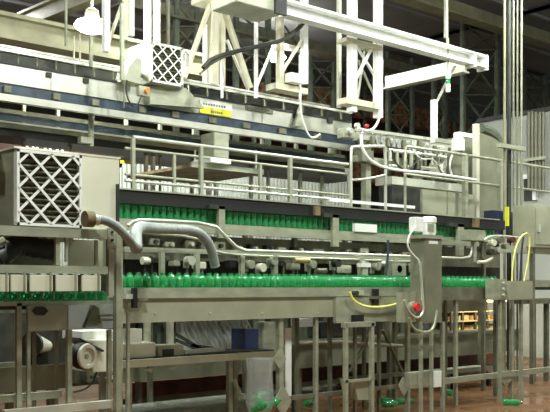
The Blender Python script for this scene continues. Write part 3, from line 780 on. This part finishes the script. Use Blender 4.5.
while u < 412:
    w = rr.uniform(5, 12); v = vr(240, 142, u) + rr.uniform(-3, 3)
    t = thing('pneumatic_block', 'small dull pneumatic block in the dark row above the long pipe', 'block', 'pneumatic blocks above the long pipe')
    hh = rr.uniform(5, 9)
    mb().bx(u, u+w, v, v+hh, 8.86, .1).build('block', rr.choice(['dark','steeld','steel','black','panel']), t, bevel=.008)
    p = P(u+w*.5, v+hh*.5, 8.86); mb().cyl(p, p-Vector((0,.05,0)), .025, n=10).build('fitting', rr.choice(['steelb','dark','steel','brown']), t, smooth=True)
    u += w + rr.uniform(3, 11)
for u in (163, 198, 243, 276, 362, 396):
    mb().bx(u-2, u+2, vr(252,163,u), vr(282,163,u), 8.55, .05).build('support_strut', 'steel', label='short steel strut rising behind the lower bottles', cat='strut', group='struts behind the lower bottles')
mb().cyl(P(294,260.5,8.4), P(309,260.5,8.4), .035, n=14).build('brass_cylinder', mat('brass', (.45,.36,.15), .4, .4, .3, 8), label='brass coloured cylinder between the bottle lines', cat='cylinder', smooth=True)
mb().bx(392, 406, 262, 278, 8.5, .15).build('grey_block', 'steel', label='olive grey block above the lower bottles left of the control column', cat='block')
t = thing('sensor_bridge', 'small white sensor bracket standing above the lower bottles', 'bracket')
mb().bx(361, 371, 263, 267, 8.35, .08).build('head', 'white', t); mb().bx(363, 368, 267, 276, 8.37, .05).build('stem', 'steelb', t)
# right of the column: valve group
t = thing('valve_cluster', 'cluster of grey valves and fittings right of the control column', 'valve')
mb().bx(470, 486, 230, 241, 8.35, .2).build('actuator', 'steel', t, bevel=.012)
for u, a, c, w, m in ((475,240,262,4,'steel'),(483,241,258,4,'steeld'),(492,238,255,3,'steelb'),(497,232,252,5,'dark')):
    p = P(u, a, 8.4); q = P(u, c, 8.4); mb().cyl(p, q, w/2*.0145, n=12).build('tube', m, t, smooth=True)
for u, v, r, m in ((490,243,.05,'beige'),(497,240,.06,'steeld'),(488,252,.05,'dark'),(503,246,.05,'steel'),(495,250,.045,'steelb'),(509,240,.05,'rust')):
    p = P(u, v, 8.35); mb().cyl(p, p-Vector((0.02,.1,0)), r, n=14).build('valve_body', m, t, smooth=True)
line('small_pipe', [(484,240),(490,236),(505,236),(520,238)], 8.3, 1.2, 'steelb', t)
line('small_pipe', [(478,262),(486,262),(492,258)], 8.3, 1.6, 'beige', t)
t = thing('junction_boxes', 'pair of grey junction boxes right of the lower bottle line', 'box')
mb().bx(493, 506, 279, 300, 7.8, .14).build('box', 'steel', t, bevel=.008); mb().bx(509, 533, 281, 300, 7.75, .16).build('box', 'panel', t, bevel=.008)
for v in (283, 289, 295):
    p = P(503, v, 7.79); mb().cyl(p, p-Vector((0,.03,0)), .02, n=10).build('gland', 'steelb', t)
post('post', 500, 300, 412, 7.85, 3, 'steel', t); post('post', 521, 300, 412, 7.85, 3, 'steel', t)
line('bundle_cable', [(512,281),(513,258),(518,240),(526,232),(530,236),(529,256),(524,281)], 7.8, .9, 'ylw2', label='pale yellow cable arching up from the right junction box', cat='cable')
line('bundle_cable', [(520,281),(521,262),(522,246),(524,232)], 7.9, 1, 'navy', label='thin dark blue cable inside the yellow arch', cat='cable')
hbar('long_grey_duct', 486, 570, 245, 252, 8.9, .15, 'steel', ur=500, label='grey duct below the electrical cabinet', cat='duct')
t = thing('side_conveyor', 'grey conveyor end cut by the right edge under the cabinet', 'conveyor')
hbar('upper_beam', 528, 575, 280, 287, 9.0, .3, 'steel', t); hbar('lower_beam', 524, 575, 299, 304, 9.0, .3, 'steeld', t); hbar('belt', 528, 575, 287, 290, 9.02, .3, 'black', t)
for u in (535, 548): leg(u, 303, 9.1, 4, t, 'steeld')

# ================================================================ LEFT UNIT
YA = 6.5
lattice_filter(17, 82, 152, 226.5, YA, 3.0, .022, 'large white lattice air filter on the front of the beige casing', None, None)
t = thing('ventilation_casing', 'beige sheet metal ventilation casing behind the large lattice filter', 'casing')
xa, xb, xc = X(17,YA), X(82,YA), X(121.5,YA)
za, zb2 = Z(227.5,50,YA), Z(151,50,YA)
mb().box(xa, xb, YA+.065, YA+.75, za, zb2).build('filter_housing', 'steel', t, bevel=.006)
mb().box(xb+.002, xc, YA+.03, YA+.75, za-.0, zb2-.0).build('body', 'beige', t, bevel=.008)
mb().bx(117.5, 119.5, 184, 222, YA+.0, .03).build('hinge_strip', 'dark', t)
mb().box(xa-.01, xc+.01, YA+.03, YA+.76, zb2, zb2+.015).build('lid', 'beige', t)
t = thing('wall_box', 'small grey box left of the large lattice filter', 'box')
mb().bx(-8, 7, 151, 172, YA+.3, .25).build('body', 'steel', t, bevel=.006); mb().bx(3, 5, 172, 228, YA+.3, .03).build('pipe', 'dark', t)
# frame carrying it
t = thing('frame_stand', 'grey square tube frame carrying the beige casing', 'frame')
YF = YA-.02
mb().box(X(-20,YF), X(111,YF), YF, YF+.07, Z(237,50,YF), za-.002).build('top_beam', 'steel', t)
mb().box(X(-20,YF), X(111,YF), YF+.65, YF+.72, Z(237,50,YF), za-.002).build('top_beam', 'steel', t)
mb().box(X(-20,YF), X(108,YF), YF, YF+.07, Z(273.5,50,YF), Z(265.5,50,YF)).build('lower_beam', 'steel', t)
for u, w, a, c in ((57,4,237,265),(110,6,237,296),(96,3,240,265),(66,2.5,238,262)): post('upright', u, a, c, YF+.04, w, 'steel', t)
mb().bx(108, 116, 228, 249, YF-.02, .02).build('bolt_plate', 'steel', t)
for v in (232, 240): 
    p = P(112, v, YF-.02); mb().cyl(p, p-Vector((0,.012,0)), .012, n=8).build('bolt', 'dark', t)
for y, o_ in ((YF+.06, 0), (YF+.66, X(118.8,YF+.66)-X(120.8,YF))): mb().box(X(120.8,YF)+o_-.024, X(120.8,YF)+o_+.024, y-.03, y+.03, 0, Z(232,121,YF)).build('leg', 'steel', t)
mb().box(X(-15,YF)-.02, X(-15,YF)+.02, YF+.03, YF+.08, 0, Z(237,0,YF)).build('leg', 'steel', t)
post('thin_post', 128, 312, 430, YF+.3, 3, 'steel', t)
hbar('olive_plate', 70, 103, 240, 266, 7.2, .04, 'panel', ur=85, label='dull olive plate between the beams of the left frame', cat='plate')
hbar('dark_cover', -10, 60, 238, 266, 7.35, .04, 'darkg', ur=30, label='dark cover behind the black duct at left', cat='cover')
t = thing('black_duct', 'fat black flexible duct lying between the frame beams at left', 'duct')
line('duct', [(-6,262),(8,250),(20,244),(36,248),(54,250)], [6.75,6.78,6.8,6.8,6.8], 10.5, 'black', t, smooth=2, n=18, rib=.025)
line('cuff', [(-8,246),(4,240)], 6.7, 4, 'steeld', t)
for i, (a, c) in enumerate(((-12,-2),(0,9),(11,27),(30,53),(56,78),(82,101))):
    t = thing('guard_panel', ['','beige guard flap at the left edge above the bottles','second beige guard flap from the left edge above the bottles','third beige guard flap from the left edge, below the black duct','fourth beige guard flap from the left edge','last beige guard flap, nearest the tall leg'][i] or 'beige guard flap cut by the left picture edge', 'panel')
    mb().bx(a, c, 275, 291.5, 6.44, .02, ur=50).build('flap', 'beige', t, bevel=.004)
    mb().bx(c-2.4, c-1, 272, 291.5, 6.42, .02, ur=50).build('edge_strip', 'steel', t)
# left bottle line
YG = 6.75
t = thing('left_bottle_conveyor', 'near left end of the bottle conveyor with plated end box', 'conveyor')
zt = Z(303, 50, YG)
mb().box(X(-20,YG), X(116,YG), YG-.02, YG+.01, zt-.02, zt+.015).build('side_rail', 'steel', t)
mb().box(X(-20,YG), X(116,YG), YG+.01, YG+.22, zt-.05, zt-.02).build('belt', 'dark', t)
mb().bx(28, 68, 305, 330, YG-.06, .04, ur=70).build('end_plate', 'panel', t, bevel=.004)
mb().bx(68.5, 117, 305, 330, YG-.06, .04, ur=70).build('end_plate', 'mirror', t, bevel=.004)
c0 = P(40, 311, YG-.065)
mb().prism([c0+Vector(v) for v in ((-.07,0,0),(-.035,0,.035),(.035,0,.035),(.07,0,0),(.035,0,-.035),(-.035,0,-.035))], (0,-.01,0)).build('dark_badge', 'dark', t)
mb().prism([P(85,328,YG-.09),P(94,305,YG-.09),P(99,308,YG-.09),P(101,322,YG-.09),P(98,326,YG-.09)], (0,.02,0)).build('bent_tab', 'darkg', t)
for v in (315.5, 320): mb().bx(99, 116, v-1, v+1, YG-.1, .02).build('slot_bar', 'steeld', t)
for u, w, a in ((19.5,5,303),(29,3.5,330),(70,5,330),(110,4,330)): leg(u, a, YG-.02, w, t)
for u, w, a in ((35,3,303),(57,3,303)): leg(u, a, YG+.18, w, t, 'steeld')
z = Z(408, 60, YG-.08); mb().box(X(0,YG), X(116,YG), YG-.1, YG-.04, z-.04, z+.025).build('foot_rail', 'steelb', t)
z = Z(396, 30, YG+.1); mb().box(X(-20,YG), X(64,YG), YG+.04, YG+.1, z-.03, z+.03).build('foot_rail', 'steel', t)
x = X(-4, YG); i = 0
while x < X(112, YG):
    bottle(x, YG+.08, zt-.02, 'green plastic bottle on the near left line below the beige flaps', 'bottles on the near left line'); x += .1

hbar('backing_plate', -15, 108, 274.5, 291, 6.6, .02, 'darkg', ur=50, label='added dark sheet behind the row of beige guard flaps', cat='plate')  # sheet added so the gaps between the flaps stay dark
# under the left line
t = thing('steel_trough', 'grey steel trough on the floor behind the left legs', 'trough')
z0, z1 = Z(391, 30, 7.6), Z(366, 30, 7.6)
mb().box(X(-25,7.6), X(66,7.6), 7.6, 7.63, z0, z1).build('front', 'dpanel', t)
mb().box(X(-25,7.6), X(66,7.6), 8.1, 8.13, z0, z1).build('back', 'panel', t)
mb().box(X(-25,7.6), X(66,7.6), 7.63, 8.1, z0, z0+.03).build('bottom', 'steeld', t)
for u in (-20, 20, 62): mb().box(X(u,7.6)-.03, X(u,7.6)+.03, 7.8, 7.86, 0, z0).build('leg', 'steeld', t)
t = thing('pump', 'white cone shaped pump head behind the left legs', 'pump')
p = P(33, 344, 7.7); q = P(47, 346, 7.9)
mb().cyl(p, q, .10, .055, n=20).build('cone', 'beige', t, smooth=True); mb().cyl(p-Vector((.03,0.02,0)), p, .11, n=20).build('rim', 'dark', t, smooth=True)
mb().bx(30, 48, 352, 366, 7.8, .2).build('base', 'dark', t)
t = thing('drive_wheel', 'round ribbed drive wheel beside a grey machine box at left', 'wheel')
c = P(82, 356, 7.3); ax = Vector((-.26,.965,0)).normalized()
R_ = 13.5*dep(82,7.3)/F
b = mb(); n = 28
m4 = Matrix.Translation(c) @ (-ax).to_track_quat('Z','Y').to_matrix().to_4x4()
b.lathe([(R_*.66,-.05),(R_*.9,-.05),(R_,-.02),(R_,.04),(R_*.9,.06),(R_*.66,.06),(R_*.6,.03)], (0,0,0), n, m4); b.build('tyre', 'black', t, smooth=True)
b = mb(); b.lathe([(R_*.95,0.062),(R_*.9,.085),(R_*.66,.085),(R_*.58,.04)], (0,0,0), n, m4); b.build('rim', 'beige', t, smooth=True)
b = mb(); b.lathe([(.02,.0),(R_*.25,.0),(R_*.25,.06),(.02,.07)], (0,0,0), n, m4); b.build('hub', 'steel', t, smooth=True)
for k in range(10):
    a = k*math.pi/5
    mb().bar(m4 @ Vector((math.cos(a)*R_*.2, math.sin(a)*R_*.2, .04)), m4 @ Vector((math.cos(a)*R_*.66, math.sin(a)*R_*.66, .04)), .014).build('spoke', 'steel', t)
t = thing('machine_box', 'grey machine box with white top behind the left legs', 'box')
mb().bx(92, 118, 340, 372, 7.4, .4).build('body', 'beige', t, bevel=.008)
mb().prism([P(80,338,7.35),P(104,350,7.35),P(104,352,7.35),P(80,341,7.35)], (0,.3,0)).build('sloped_lid', 'dark', t)
mb().bx(82, 118, 331, 339, 7.6, .4).build('white_top', 'white', t)
line('floor_cable', [(97,372),(92,384),(84,390),(74,392)], 7.2, 1, 'dark', label='dark cable hanging below the machine box at left', cat='cable')
t = thing('dark_backdrop_block', 'long dark backdrop block added far behind the legs of the lower line', 'machine')  # added to darken the background below the apron
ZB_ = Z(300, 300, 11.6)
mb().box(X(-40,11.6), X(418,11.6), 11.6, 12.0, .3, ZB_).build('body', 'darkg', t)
for u in range(-30, 415, 13):
    w_ = random.uniform(2,7); a_ = random.uniform(0,.5)
    mb().box(X(u,11.5), X(u+w_,11.5), 11.45, 11.6, .32+a_, ZB_-random.uniform(0,.3)).build('service_door', random.choice(['steeld','dark','steel','steeld']), t)
for u in (-20, 50, 130, 200, 270, 340, 410): mb().box(X(u,11.7), X(u,11.7)+.08, 11.7, 11.8, 0, .3).build('foot', 'dark', t)
t = thing('rusty_beam', 'long rust red beam running low in front of the dark backdrop block', 'beam')
mb().box(X(128,11.2), X(500,11.2), 11.1, 11.2, .1, .34).build('web', 'rust', t)
hbar('dark_backdrop', -30, 130, 312, 366, 9.2, .05, 'dark', ur=50, label='dark backdrop sheet added far behind the left legs', cat='panel')  # sheet added to keep the space behind the legs dark

# ================================================================ UNDER THE LOWER LINE (CENTRE)
YT = 8.7
t = thing('low_table_conveyor', 'low conveyor table with a pale edge and black belt under the apron', 'conveyor')
z = Z(363, 135, YT)
mb().box(X(124,YT), X(277,YT), YT, YT+.05, z-.05, z+.035).build('edge_rail', 'cream', t)
mb().box(X(124,YT), X(277,YT), YT+.05, YT+.5, z, z+.05).build('belt', 'black', t)
for u in (142, 165, 190): mb().prism([P(u,vr(370,135,u),YT), P(u+11,vr(369,135,u),YT), P(u+10,vr(373,135,u),YT)], (0,.04,0)).build('wedge', 'steel', t)
for u in (231, 236, 130): leg(u, vr(368,135,u), YT+.02 if u != 236 else YT+.15, 5, t, 'steel')
mb().bar(P(236,395,YT), P(280,401,YT-.3), .05, .06).build('stretcher', 'steel', t)
mb().bar(P(234,380,YT), P(240,393,YT-.05), .04).build('stretcher', 'steel', t)
t = thing('machine_block', 'pale machine block with bolted cover on the low table', 'machine')
mb().bx(124, 156, 343, 361, YT+.1, .3).build('body', 'beige', t, bevel=.01)
mb().bx(158, 184, 345, 360, YT+.1, .25).build('cover', 'steel', t, bevel=.008)
mb().bx(163, 174, 349, 356, YT+.09, .01).build('dark_slot', 'dark', t)
mb().bx(129, 142, 329, 343, YT+.15, .15).build('head', 'steelb', t)
for u in (147, 170): p = P(u, 319, YT+.3); mb().cyl(p, P(u,346,YT+.3), .045, n=14).build('riser', 'steelb' if u == 170 else 'steel', t, smooth=True)
mb().bar(P(184,352,YT+.15), P(224,349,YT+.15), .05, .05).build('bright_rail', 'steelb', t)
for a in ((176,334,206,352),(190,345,240,352),(176,340,200,350)): mb().bar(P(a[0],a[1],YT+.3), P(a[2],a[3],YT+.3), .035).build('linkage', 'dark', t)
t = thing('plastic_sheet', 'cloudy striped plastic sheet hanging behind the low table', 'sheet')
b = mb(); N = 30
x0, x1, zt_, zb_ = X(176,9.6), X(246,9.6), Z(312,200,9.6), Z(358,200,9.6)
vs = [[b.bm.verts.new((x0+(x1-x0)*i/N, 9.6+.02*math.sin(i*1.4)+o, z)) for z in (zb_, zt_)] for o in (0,) for i in range(N+1)]
for A, B in zip(vs, vs[1:]): b.bm.faces.new((A[0], B[0], B[1], A[1]))
b.build('film', 'sheet', t, smooth=True)
b = mb()
for i in range(13):
    xx = x0+(x1-x0)*i/13; b.bar((xx, 9.57, zt_), (xx+.35, 9.57, zb_+.05), .012)
b.build('stripes', 'steelb', t)
mb().bx(245, 259, 329, 351, 9.0, .3).build('blue_crate', 'navy', label='dark blue crate on the low table behind the centre leg', cat='crate', bevel=.01)
mb().bx(263, 277, 322, 352, 9.1, .2).build('grey_case', 'steel', label='grey case between the blue crate and the centre leg', cat='case', bevel=.01)
# long low tank across
t = thing('long_tank', 'long grey tank running low behind the legs of the lower line', 'tank')
zt_, zb_ = Z(341, 330, 10.2), Z(366, 330, 10.2)
mb().box(X(120,10.2), X(520,10.2), 10.2, 10.24, zb_, zt_).build('side', 'dpanel', t)
mb().box(X(120,10.2), X(520,10.2), 10.24, 11, zb_, zb_+.04).build('bottom', 'steeld', t)
mb().box(X(120,10.2), X(520,10.2), 10.16, 10.24, zt_-.03, zt_+.03).build('rim', 'steeld', t)
mb().box(X(120,10.2), X(520,10.2), 10.96, 11, zb_, zt_).build('side', 'panel', t)
for u in (140, 250, 300, 372, 430, 482): leg(u, 366, 10.3, 5, t, 'steeld')
mb().box(X(120,10.2), X(520,10.2), 10.5, 10.56, .12, .2).build('lower_rail', 'steeld', t)
t = thing('floor_platform', 'low wet tread plate platform at the bottom under the low table', 'platform')
mb().box(X(137,9), X(268,9), 8.95, 9.9, .0, .22).build('plate', 'plate', t)
hbar('white_box', 300, 313, 319, 327, 9.6, .2, 'white', label='small white box seen just under the apron', cat='box')
mb().bx(320, 345, 322, 338, 9.7, .3).build('motor_block', 'dark', label='dark motor block under the apron between two legs', cat='motor', bevel=.02)
line('low_pipe', [(290,344),(340,342),(402,346)], 8.6, 2, 'steel', smooth=0, label='grey pipe running level behind the slim stand', cat='pipe')
for i, (u, v) in enumerate(((300,397),(330,402),(460,368),(470,372))):
    pass
t = thing('low_tray', 'shallow grey tray low between the right legs', 'tray')
z = Z(370, 470, 9.2)
mb().box(X(445,9.2), X(500,9.2), 9.2, 9.7, z-.03, z).build('pan', 'steel', t); mb().box(X(445,9.2), X(500,9.2), 9.18, 9.2, z-.03, z+.04).build('rim', 'steeld', t)
for u in (455, 490): leg(u, 372, 9.4, 4, t, 'dark')

# warm lit shelf far right
YW = 12.4
t = thing('lit_shelf', 'warm lit shelving glimpsed between the right legs', 'shelf')
x0, x1 = X(452,YW), X(502,YW); zt_, zb_ = Z(302,470,YW), Z(330,470,YW)
mb().box(x0, x1, YW+.5, YW+.55, zb_, zt_).build('back', 'brown', t)
for k in range(4):
    z = zb_+(zt_-zb_)*k/3; mb().box(x0, x1, YW, YW+.5, z-.02, z+.01).build('shelf', 'darkcream', t)
for u in (452, 463, 476, 488, 501): mb().box(X(u,YW)-.03, X(u,YW)+.03, YW, YW+.05, 0, zt_).build('upright', 'dark', t)
mb().cyl((x0+.1,YW-.48,zt_+.03), (x1-.1,YW-.48,zt_+.03), .02, n=8).build('tube_light', 'warm', t)
l = bpy.data.lights.new('shelf_light', 'AREA'); l.shape='RECTANGLE'; l.size = 1.6; l.size_y = .1; l.energy = 30; l.color = (1,.72,.38)
o = bpy.data.objects.new('shelf_light', l); COL.objects.link(o); o.location = ((x0+x1)/2, YW-.45, zt_+.0); o.rotation_euler = (math.radians(62),0,0); o.parent = t
for i in range(18):
    u = 454+ (i % 9)*5.2; k = i//9
    z = zb_+(zt_-zb_)*k/3 + .012
    b = mb(); xx = X(u, YW); b.box(xx, xx+.17, YW+.15, YW+.4, z, z+random.uniform(.08,.13))
    b.build('small_carton', random.choice(['cream','carton','yellow','darkcream']), label='small pale carton on the warm lit shelving', cat='carton', group='small cartons on the lit shelving')

# fallen bottles on the floor
for i, (u, v, rz, lab) in enumerate(((377,400,.4,'leftmost green bottle lying on the floor by the slim stand'),(383,404,1.3,'green bottle lying second from left on the floor by the slim stand'),
   (390,398,2.2,'green bottle lying third from left on the floor by the slim stand'),(397,401,.9,'rightmost green bottle of those lying on the floor by the slim stand'),
   (305,403,1.8,'green bottle lying on the floor right of the white plate'),(503,402,.7,'green bottle lying alone on the floor below the right gusset'),(452,393,2.6,'green bottle lying on the floor right of the white notice'))):
    tt = (EYE-.045)*F/(v-HV); s = (u-275)/F
    bottle(tt*(DX+RX*s), tt*(DY+RY*s), .043, lab, None, (math.pi/2, 0, rz))

# ================================================================ finish roots
bpy.context.view_layer.update()
for r in ROOTS:
    vs = []
    for c in r.children:
        if c.type == 'MESH': vs += [c.matrix_world @ Vector(k) for k in c.bound_box]
    if not vs: continue
    base = Vector(((min(v.x for v in vs)+max(v.x for v in vs))/2, (min(v.y for v in vs)+max(v.y for v in vs))/2, min(v.z for v in vs)))
    r.location = base
    for c in r.children:
        c.location = c.location - base

# ================================================================ world, camera
w = bpy.data.worlds.new('world'); S.world = w; w.use_nodes = True
bg = w.node_tree.nodes['Background']; bg.inputs[0].default_value = (.85,.95,.80,1); bg.inputs[1].default_value = .17
cam = bpy.data.cameras.new('camera'); co = bpy.data.objects.new('camera', cam); COL.objects.link(co)
co.location = (0, 0, EYE)
co.rotation_euler = (math.pi/2, 0, math.atan2(DY, DX) - math.pi/2)
cam.sensor_fit = 'HORIZONTAL'; cam.sensor_width = 36; cam.lens = 36*F/550; cam.shift_y = (HV-206)/550
cam.clip_end = 200
S.camera = co
S.view_settings.view_transform = 'Standard'; S.view_settings.look = 'None'; S.view_settings.gamma = 1
S.view_settings.exposure = 0.25
